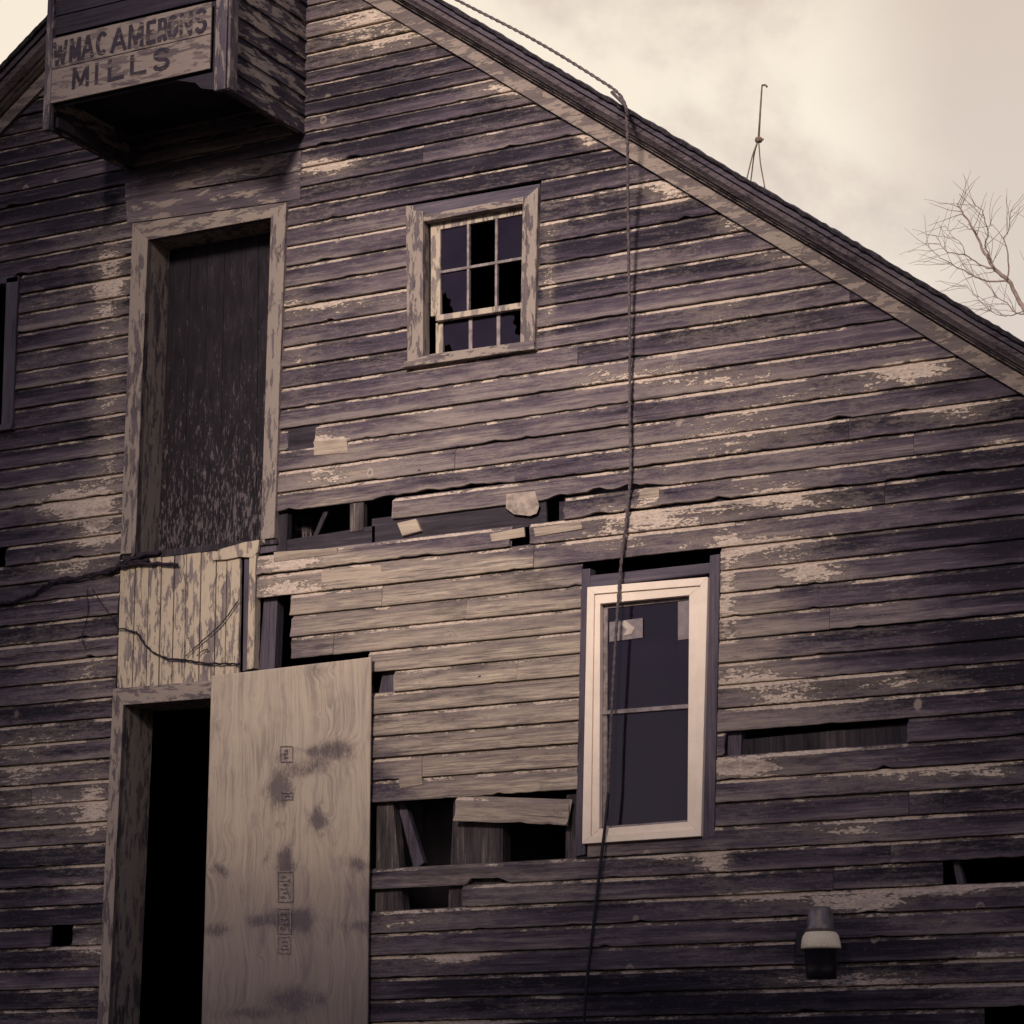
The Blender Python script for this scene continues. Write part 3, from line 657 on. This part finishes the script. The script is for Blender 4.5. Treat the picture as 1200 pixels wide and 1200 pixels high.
# the painted sign is a board of its own
sx0, sx1 = s_bl.x, s_br.x; sz0 = fz; sz1 = (s_tl.z + s_tr.z) / 2
so_ = Vector(((sx0 + sx1) / 2, -HB, sz0))
sg = MB(); hmid = lerp(sz0, sz1, .52)
sg.box(sx0, sx1, -HB - .012, -HB + .003, sz0, hmid - .003).box(sx0, sx1, -HB - .012, -HB + .003, hmid + .002, sz1)
sign = tag(sg.build('mill_sign', M['sign'], None, so_, bevel=.003), 'faded two line painted board on the hoist bay front', 'sign')
def arc(cx, cy, rx, ry, a0, a1, n=9): return [(cx + rx * math.cos(math.radians(lerp(a0, a1, k / n))), cy + ry * math.sin(math.radians(lerp(a0, a1, k / n)))) for k in range(n + 1)]
GL = {'W': [[(0, 1), (.25, 0), (.5, .8), (.75, 0), (1, 1)]], 'M': [[(.04, 0), (.08, 1), (.5, .15), (.92, 1), (.96, 0)]], 'A': [[(0, 0), (.5, 1), (1, 0)], [(.2, .32), (.8, .32)]],
 'C': [arc(.52, .5, .48, .46, 50, 310, 14)], 'E': [[(.95, .95), (.08, .95), (.08, .05), (.95, .05)], [(.08, .5), (.75, .5)]], 'I': [[(.5, 0), (.5, 1)]], 'L': [[(.08, 1), (.08, .05), (1, .05)]],
 'R': [[(.08, 0), (.08, .95), (.6, .95)] + arc(.6, .72, .34, .23, 90, -90, 7) + [(.08, .49)], [(.5, .49), (.98, 0)]], 'O': [arc(.5, .5, .46, .46, 0, 360, 18)], 'N': [[(.06, 0), (.06, 1), (.94, 0), (.94, 1)]],
 'S': [arc(.5, .73, .42, .24, 25, 270, 10) + arc(.5, .26, .44, .23, 90, -155, 10)]}
def glyph(mb, ch, x0, x1, z0, z1, y, rot=0):
    th = .0145; q = 0
    for st in GL[ch]:
        P_ = [Vector((lerp(x0 + th * .6, x1 - th * .6, u), 0, lerp(z0 + th * .6, z1 - th * .6, v) + random.uniform(-.0015, .0015))) for u, v in st]
        for a, b_ in zip(P_, P_[1:]):
            d = (b_ - a).normalized(); n_ = Vector((-d.z, 0, d.x)) * th * random.uniform(.85, 1.1); e = d * th * .45; yy = Vector((0, y - .00012 * q, 0)); q += 1
            mb.add([a - e - n_ + yy, b_ + e - n_ + yy, b_ + e + n_ + yy, a - e + n_ + yy], [(0, 1, 2, 3)])
lt = MB(); H = sz1 - sz0
for ch, a, b_ in (('W', 64, 80), ('M', 83, 96), ('A', 97, 111), ('C', 114, 127), ('A', 131, 149), ('M', 151, 169), ('E', 172, 184), ('R', 186, 196), ('O', 197, 209), ('N', 211, 226), ('S', 229, 243)):
    g_ = -HB - .0145; glyph(lt, ch, hp(a, 60).x, hp(b_, 60).x, sz0 + H * .56, sz0 + H * .93, g_)
for ch, a, b_ in (('M', 86, 106), ('I', 112, 117), ('L', 127, 147), ('L', 153, 173), ('S', 180, 200)):
    glyph(lt, ch, hp(a, 90).x, hp(b_, 90).x, sz0 + H * .13, sz0 + H * .47, -HB - .0145)
lt.build('lettering', M['letter'], sign)

# ------------------------------------------------------------------ plywood sheet
def plywood():
    TL, TR, BR, BL = at(248, 792, -.075), at(435, 770, -.075), at(430, 1222, -.075), at(235, 1238, -.075)
    nx, nz = 110, 260; org = (BL + BR) / 2; org.y = -.06; vs, fs, stain, uv = [], [], [], []
    K = [(328, 922, 16, 16, 1), (333, 884, 9, 8, .35), (392, 880, 26, 9, .8), (350, 880, 0.1, .1, 0), (376, 962, 18, 6, .55), (372, 957, 5, 10, .6), (334, 1005, 10, 9, .8), (336, 1015, 18, 5, .5), (300, 1080, 10, 8, .5),
         (335, 1078, 34, 9, .85), (357, 1080, 10, 12, .6), (420, 1012, 22, 7, .6), (420, 1085, 22, 6, .5), (258, 1020, 18, 6, .6), (256, 1088, 18, 7, .6), (340, 1170, 34, 12, .7), (290, 1188, 40, 6, .5), (377, 1170, 8, 5, .5), (370, 785, 16, 6, .4)]
    K = [(a, b_, c * .8, d * 1.15, e * 1.15) for a, b_, c, d, e in K] + [(a, b_ + 6, c * 1.5, d * 3.2, e * .32) for a, b_, c, d, e in K]
    K += [(362 + random.uniform(-20, 20), 884 + random.uniform(-9, 22), random.uniform(3, 14), random.uniform(2, 7), .3) for _ in range(14)]
    K += [(random.uniform(250, 425), random.uniform(800, 1200), random.uniform(3, 9), random.uniform(2, 14), random.uniform(.1, .3)) for _ in range(40)]
    for j in range(nz + 1):
        for i in range(nx + 1):
            p = TL.lerp(TR, i / nx).lerp(BL.lerp(BR, i / nx), j / nz); p.y = -.075 + .012 * math.sin(i / nx * 3.1) * (j / nz) - .004 * noise.noise((i * .05, j * .02, 3))
            vs.append(p - org); x, y = px_of(p)
            w_ = blobs(K, x + 5 * noise.noise((x * .05, y * .05, 0)), y + 5 * noise.noise((x * .05, y * .05, 7)))
            d_ = max(0, min(1, (y - 1010) / 30)) * .22 + max(0, min(1, (y - 980) / 200)) * .45  # grime below the joint plus light falloff painted towards the bottom
            stain.append(w_); uv.append(d_)
    for j in range(nz):
        for i in range(nx): a = j * (nx + 1) + i; fs.append((a, a + nx + 1, a + nx + 2, a + 1))
    me = bpy.data.meshes.new('plywood_sheet'); me.from_pydata(vs, [], fs)
    for nm, dd in (('stain', stain), ('dirt_and_shade', uv)): q_ = me.attributes.new(nm, 'FLOAT', 'POINT'); q_.data.foreach_set('value', dd)
    me.shade_smooth(); mt, g, b = material('weathered_plywood')
    co = g.new('ShaderNodeTexCoord').outputs['Object']; sa = g.attr('stain'); di = g.attr('dirt_and_shade'); x, y, z = g.sep(co)[:3]
    bend = g.math('MULTIPLY', g.math('SUBTRACT', g.noise(g.vmul(co, (2.2, 1, .8)), 1, 4, .5), .5), .30)
    wr = g.math('ADD', x, g.math('ADD', bend, g.math('MULTIPLY', sa, .14)))
    wv = g.noise(g.comb(g.math('MULTIPLY', wr, 60), g.math('MULTIPLY', z, 1.1), 0.0), 1, 7, .72, .3)
    fi = g.noise(g.vmul(co, (160, 1, 5)), 1, 4, .7); bl = g.noise(co, 2.2, 6, .6)
    c = g.mix(g.step(wv, .34, .60), (.25, .20, .175), (.43, .35, .28)); c = g.mix(g.math('MULTIPLY', g.step(bl, .40, .60), .5), c, (.48, .395, .315)); mo = g.noise(g.vmul(co, (9, 1, 1.6), (4, 0, 4)), 1, 7, .7, .6); c = g.mix(g.math('MULTIPLY', g.step(mo, .50, .68), .55), c, (.17, .13, .145))
    c = g.mix(g.math('MULTIPLY', g.step(fi, .5, .75), .3), c, (.10, .08, .085))
    kn_ = g.noise(g.vmul(co, (55, 1, 22)), 1, 5, .7, 1.2); sg_ = g.step(g.math('MULTIPLY', sa, g.math('ADD', g.lin(wv, .3, .7, .6, 1.1), g.lin(kn_, .3, .7, -.5, .5))), .12, .85); c = g.mix(g.math('MULTIPLY', sg_, .75), c, (.05, .037, .055))
    c = g.mix(g.math('MULTIPLY', g.math('MINIMUM', g.math('ADD', di, g.math('MULTIPLY', g.math('SUBTRACT', bl, .5), .5)), .9), .9, clamp=True), c, (.075, .056, .078))
    g.l.new(c, b.inputs['Base Color']); bump(g, b, g.math('ADD', wv, fi), .002, .6)
    me.materials.append(mt); o = bpy.data.objects.new('plywood_sheet', me); COL.objects.link(o); o.location = org
    so2 = o.modifiers.new('thickness', 'SOLIDIFY'); so2.thickness = .014; so2.offset = -1
    tag(o, 'tall knotty plywood sheet covering the lower doorway', 'plywood')
    ik = [MB()]
    def bar(x0, x1, y0, y1): 
        a = [at(*p_, -.082) for p_ in ((x0, y1), (x1, y1), (x1, y0), (x0, y0))]; ik[-1].add(a, [(0, 1, 2, 3)])
    def stamp(x0, x1, y0, y1, n_):
        ik.append(MB())
        bar(x0, x1, y0, y0 + 1); bar(x0, x1, y1 - 1, y1); bar(x0, x0 + .9, y0, y1); bar(x1 - .9, x1, y0, y1)
        for k in range(n_):
            yy = lerp(y0 + 3, y1 - 4, (k + .5) / n_)
            for _ in range(2): xa = random.uniform(x0 + 2, x0 + 8); bar(xa, xa + random.uniform(3, 7), yy, yy + 1.1)
            xa = random.uniform(x0 + 3, x1 - 4); bar(xa, xa + 1, yy - 2, yy + 2.5)
    stamp(328, 343, 874, 893, 3); stamp(329, 343, 928, 937, 1); stamp(325, 343, 1021, 1057, 6); stamp(324, 341, 1064, 1094, 4); stamp(325, 340, 1097, 1117, 3)
    for k_ in ik[1:]: k_.build('printed_stamp', M['ink'], o)
    return o
plywood()

# ------------------------------------------------------------------ rope and lower cord
def catm(pts, n=10):
    out = []; P = [pts[0]] + list(pts) + [pts[-1]]
    for i in range(1, len(P) - 2):
        a, b_, c, d = (Vector(q) for q in P[i - 1:i + 3])
        for k in range(n):
            t = k / n; out.append(.5 * ((2 * b_) + (c - a) * t + (2 * a - 5 * b_ + 4 * c - d) * t * t + (3 * b_ - a - 3 * c + d) * t ** 3))
    out.append(Vector(P[-2])); return out
Yr = -.33
rp = [at(470, -38, Yr), at(530, -3, Yr), at(600, 33, Yr), at(633, 51, Yr), at(665, 70, Yr), at(700, 92, Yr), at(722, 107, Yr), at(732, 122, Yr), at(735, 150, -.33), at(736, 250, -.20), at(738, 400, -.10), at(738, 480, -.075), at(739, 550, -.065), at(735, 600, -.06), at(728, 660, -.075), at(722, 740, -.085), at(716, 850, -.085), at(713, 930, -.085)]
org = rp[-1].copy(); org.z = at(684, 1260, -.12).z
rope = tag(MB().tube(catm(rp, 60), .0088, 10, 60, 2).build('rope', M['rope'], None, org, smooth=True), 'twisted rope hanging from the roof edge past the storm window', 'rope')
rc = [rp[-1] + Vector((0, 0, .01)), at(710, 960, -.085), at(704, 1010, -.075), at(697, 1070, -.06), at(688, 1150, -.06), at(684, 1210, -.06), at(682, 1300, -.06)]
MB().tube(catm(rc, 10), .0095, 8).build('cord', M['cord'], rope, smooth=True, label='smooth dark lower cord')
MB().tube([at(717, 108, -.30), at(733, 124, -.36), at(736, 136, -.345)], .011, 8).build('knot', M['rope'], rope, smooth=True)

# ------------------------------------------------------------------ wall lamp
lc = at(962, 1105, -.42); lamp = empty('wall_lamp', (lc.x, 0, lc.z), 'yard lamp with grey housing and ribbed cream lens on the lower right wall', 'lamp')
zt2, zm2, zb2 = at(961, 1063, -.42).z, at(961, 1092, -.42).z, at(961, 1112, -.42).z
MB().lathe((lc.x, -.42, zm2), [(.080, 0), (.077, .02), (.070, .09), (.062, (zt2 - zm2) - .012), (.055, zt2 - zm2), (.02, zt2 - zm2 + .002)], 36).build('housing', M['galv'], lamp, smooth=True)
MB().lathe((lc.x, -.42, zb2), [(.106, 0), (.109, .012), (.106, .035), (.098, .070), (.083, zm2 - zb2 - .002)], 144, 36, .018).build('lens', M['lens'], lamp, smooth=True)
MB().lathe((lc.x, -.42, zb2 - .165), [(.075, 0), (.084, .006), (.088, .05), (.092, .150), (.108, .156), (.109, .163)], 48).build('bowl', M['bowl'], lamp, smooth=True)
MB().tube([(lc.x - .05, -.36, zm2 + .05), (lc.x - .16, -.2, zm2 + .03), (lc.x - .26, -.03, zm2 - .02)], .016, 10).build('arm', M['galv'], lamp, smooth=True)
MB().box(lc.x - .30, lc.x - .22, -.045, -.026, zm2 - .10, zm2 + .05).build('wall_plate', M['bowl'], lamp, bevel=.003)

# ------------------------------------------------------------------ roof mast
Ya = .9; ab = at(887, 235, Ya); mast = empty('roof_mast', ab, 'thin iron mast on three splayed legs standing on the roof slope', 'mast')
j = at(889, 163, Ya); tp = at(893, 100, Ya)
MB().tube([j, at(891, 130, Ya), tp], [.0072, .0062, .005], 8).build('rod', M['iron'], mast, smooth=True)
MB().tube([tp, at(897, 99.5, Ya), at(899, 102, Ya)], .007, 6).build('hook', M['iron'], mast, smooth=True)
MB().lathe(j + Vector((0, 0, -.02)), [(.022, 0), (.026, .015), (.02, .03)], 12).tube([j, at(894.5, 163.5, Ya)], .008, 6).build('collar', M['iron'], mast)
for a, b_, yo in (((882, 182), (871, 226), -.15), ((884, 180), (878, 226), .25), ((891, 190), (899, 236), 0)):
    MB().tube(catm([j, at(a[0], a[1], Ya + yo * .5), at((a[0] + b_[0]) / 2, (a[1] + b_[1]) / 2, Ya + yo * .8), at(b_[0], b_[1], Ya + yo)], 5), .0045, 6).build('leg', M['iron'], mast, smooth=True)

# ------------------------------------------------------------------ dead vine
def vp(x, y): return at(130 + x / 5.45, 600 + y / 5.45, -.05)
vine = MB(); vr = random.Random(3)
def strand(pts, r, y=-.05, mb=vine):
    c = catm([at(a, b_, y) for a, b_ in pts], 8); c = [p + Vector((vr.uniform(-1, 1), vr.uniform(-1, .3), vr.uniform(-1, 1))) * r * .7 for p in c]
    mb.tube(c, [r * vr.uniform(.7, 1.2) for _ in c], 6)
strand([(-40, 716), (0, 708), (20, 704), (45, 692), (62, 682), (100, 675), (133, 667), (147, 658), (187, 647)], .013)
strand([(62, 682), (100, 677), (128, 670), (140, 664), (170, 661), (209, 661)], .012); strand([(134, 667), (150, 660), (175, 656)], .012)
vbase = at(100, 676); vb = vine.build('dead_vine', M['vine'], None, (vbase.x, -.03, vbase.z), smooth=True); tag(vb, 'dark dead vine crossing the clapboards under the loft door', 'vine')
def tw(pts, r=.004):
    mb = MB(); strand(pts, r, -.045, mb); mb.build('twig', M['vine'], vb, smooth=True)
W5 = lambda l_: [(130 + x / 5.45, 600 + y / 5.45) for x, y in l_]
tw(W5([(40, 740), (160, 770), (230, 860), (340, 930), (480, 945), (620, 965), (820, 970)]), .007); tw(W5([(480, 920), (600, 810), (700, 720), (820, 560)]))
tw(W5([(550, 920), (590, 885), (620, 880)])); tw([(108, 690), (118, 706), (130, 722), (137, 735)]); tw([(102, 690), (103, 720), (96, 745), (100, 760)], .003); tw([(0, 772), (40, 765), (90, 762), (130, 757)], .003)

# ------------------------------------------------------------------ bare tree behind the roof
YT = 14.0
tb = at(1290, 600, YT); tree = empty('bare_tree', (tb.x, YT, 0), 'leafless grey tree rising beyond the lower end of the roof', 'tree')
tk = MB(); tr_ = random.Random(5)
tk.tube(catm([Vector((tb.x, YT, -.1)), Vector((tb.x - .05, YT, 2)), at(1262, 470, YT), at(1230, 410, YT), at(1204, 368, YT)], 8), [lerp(.17, .045, min(1, i / 30)) for i in range(33)], 10)
tk.build('trunk', M['bark'], tree, smooth=True)
cr = MB(); C7 = lambda l_: [(1040 + x / 6.67, 220 + y / 6.67) for x, y in l_]
def limb(pts, r0, r1, twigs=3, px_=False):
    r0, r1, twigs = r0 * .72, r1 * .6, int(twigs * 1.8)
    pts = pts if px_ else C7(pts); y = tr_.uniform(-.5, .5)
    c = catm([at(a, b_, YT + y * i / len(pts)) for i, (a, b_) in enumerate(pts)], 5); n = len(c)
    cr.tube([p + Vector((tr_.uniform(-1, 1), 0, tr_.uniform(-1, 1))) * .008 for p in c], [lerp(r0, r1, i / n) for i in range(n)], 6)
    for _ in range(twigs):
        i = tr_.randrange(n // 3, n); p = c[i]; d = (c[min(i + 1, n - 1)] - c[max(i - 1, 0)]).normalized()
        a = tr_.choice((-1, 1)) * tr_.uniform(.4, 1.0); q = [p]; r = max(.003, r1 * .8)
        d2 = Matrix.Rotation(a, 3, 'Y') @ d
        for k in range(5): d2 = (Matrix.Rotation(tr_.uniform(-.3, .3), 3, 'Y') @ d2); q.append(q[-1] + d2 * tr_.uniform(.05, .11))
        cr.tube(q, [lerp(r, .0018, k / 5) for k in range(6)], 5)
limb([(1090, 990), (1040, 900), (940, 720), (830, 630), (760, 510), (710, 400), (640, 270), (570, 170), (540, 120)], .042, .010, 9)
limb([(830, 630), (800, 540), (765, 450), (785, 370), (770, 290), (740, 180), (680, 130)], .016, .006, 5)
limb([(830, 632), (740, 610), (610, 530), (480, 505), (420, 450), (385, 380)], .014, .005, 6); limb([(600, 520), (590, 450), (520, 390), (445, 290)], .008, .004, 3)
limb([(935, 728), (800, 730), (700, 700), (640, 670), (540, 620), (490, 590), (390, 530), (300, 440)], .015, .005, 8)
limb([(940, 720), (945, 600), (935, 480), (910, 400), (950, 330), (960, 190)], .015, .006, 5); limb([(910, 400), (860, 330), (800, 280)], .007, .004, 2); limb([(700, 340), (620, 310), (550, 250)], .008, .004, 2)
limb([(1090, 980), (1000, 980), (930, 900), (830, 850)], .013, .006, 7); limb([(800, 960), (720, 880), (660, 810), (600, 750)], .007, .004, 4); limb([(1080, 960), (960, 1000), (860, 990), (800, 960)], .01, .005, 5)
limb([(1206, 372), (1212, 330), (1208, 290), (1222, 240)], .02, .006, 6, True); limb([(1230, 410), (1260, 350), (1275, 280), (1290, 220)], .03, .006, 8, True); limb([(1262, 470), (1310, 400), (1350, 320)], .05, .008, 8, True)
cr.build('crown', M['bark'], tree, smooth=True)

# ------------------------------------------------------------------ unseen silos and head house, added behind the camera to shade the wall edges
def silo(x, y, r, h, label):
    t = empty('shade_silo', (x, y, 0), label, 'silo', 'added silos shading the wall'); n = 48
    MB().lathe((x, y, 0), [(r, -.2)] + [(r + (.03 if k % 2 else 0), h * k / 24) for k in range(1, 25)], n).build('drum', M['block'], t, smooth=True)
    MB().lathe((x, y, h), [(r + .12, 0), (r * .6, r * .35), (.3, r * .6)], n).build('roof', M['shingle'], t, smooth=True)
silo(-3.9, -23, 4.6, 22, 'unseen added shade-casting concrete silo across the yard from the plank hatch')
silo(10.7, -23, 4.6, 22, 'unseen added shade-casting concrete silo across the yard from the lamp')
hh = empty('shade_head_house', (3.4, -21, 0), 'unseen timber head house added to shade the lower wall', 'head house')
hw = MB().box(.9, 5.9, -23, -19, 0, 10.7)
hw.build('wall', M['grey_v'], hh)
MB().prism([(.7, 10.65), (6.1, 10.65), (3.4, 11.9)], -23.2, -18.8).build('roof', M['shingle'], hh)
MB().box(2.6, 4.2, -18.99, -18.94, 0, 2.4).build('door', M['dark_v'], hh)
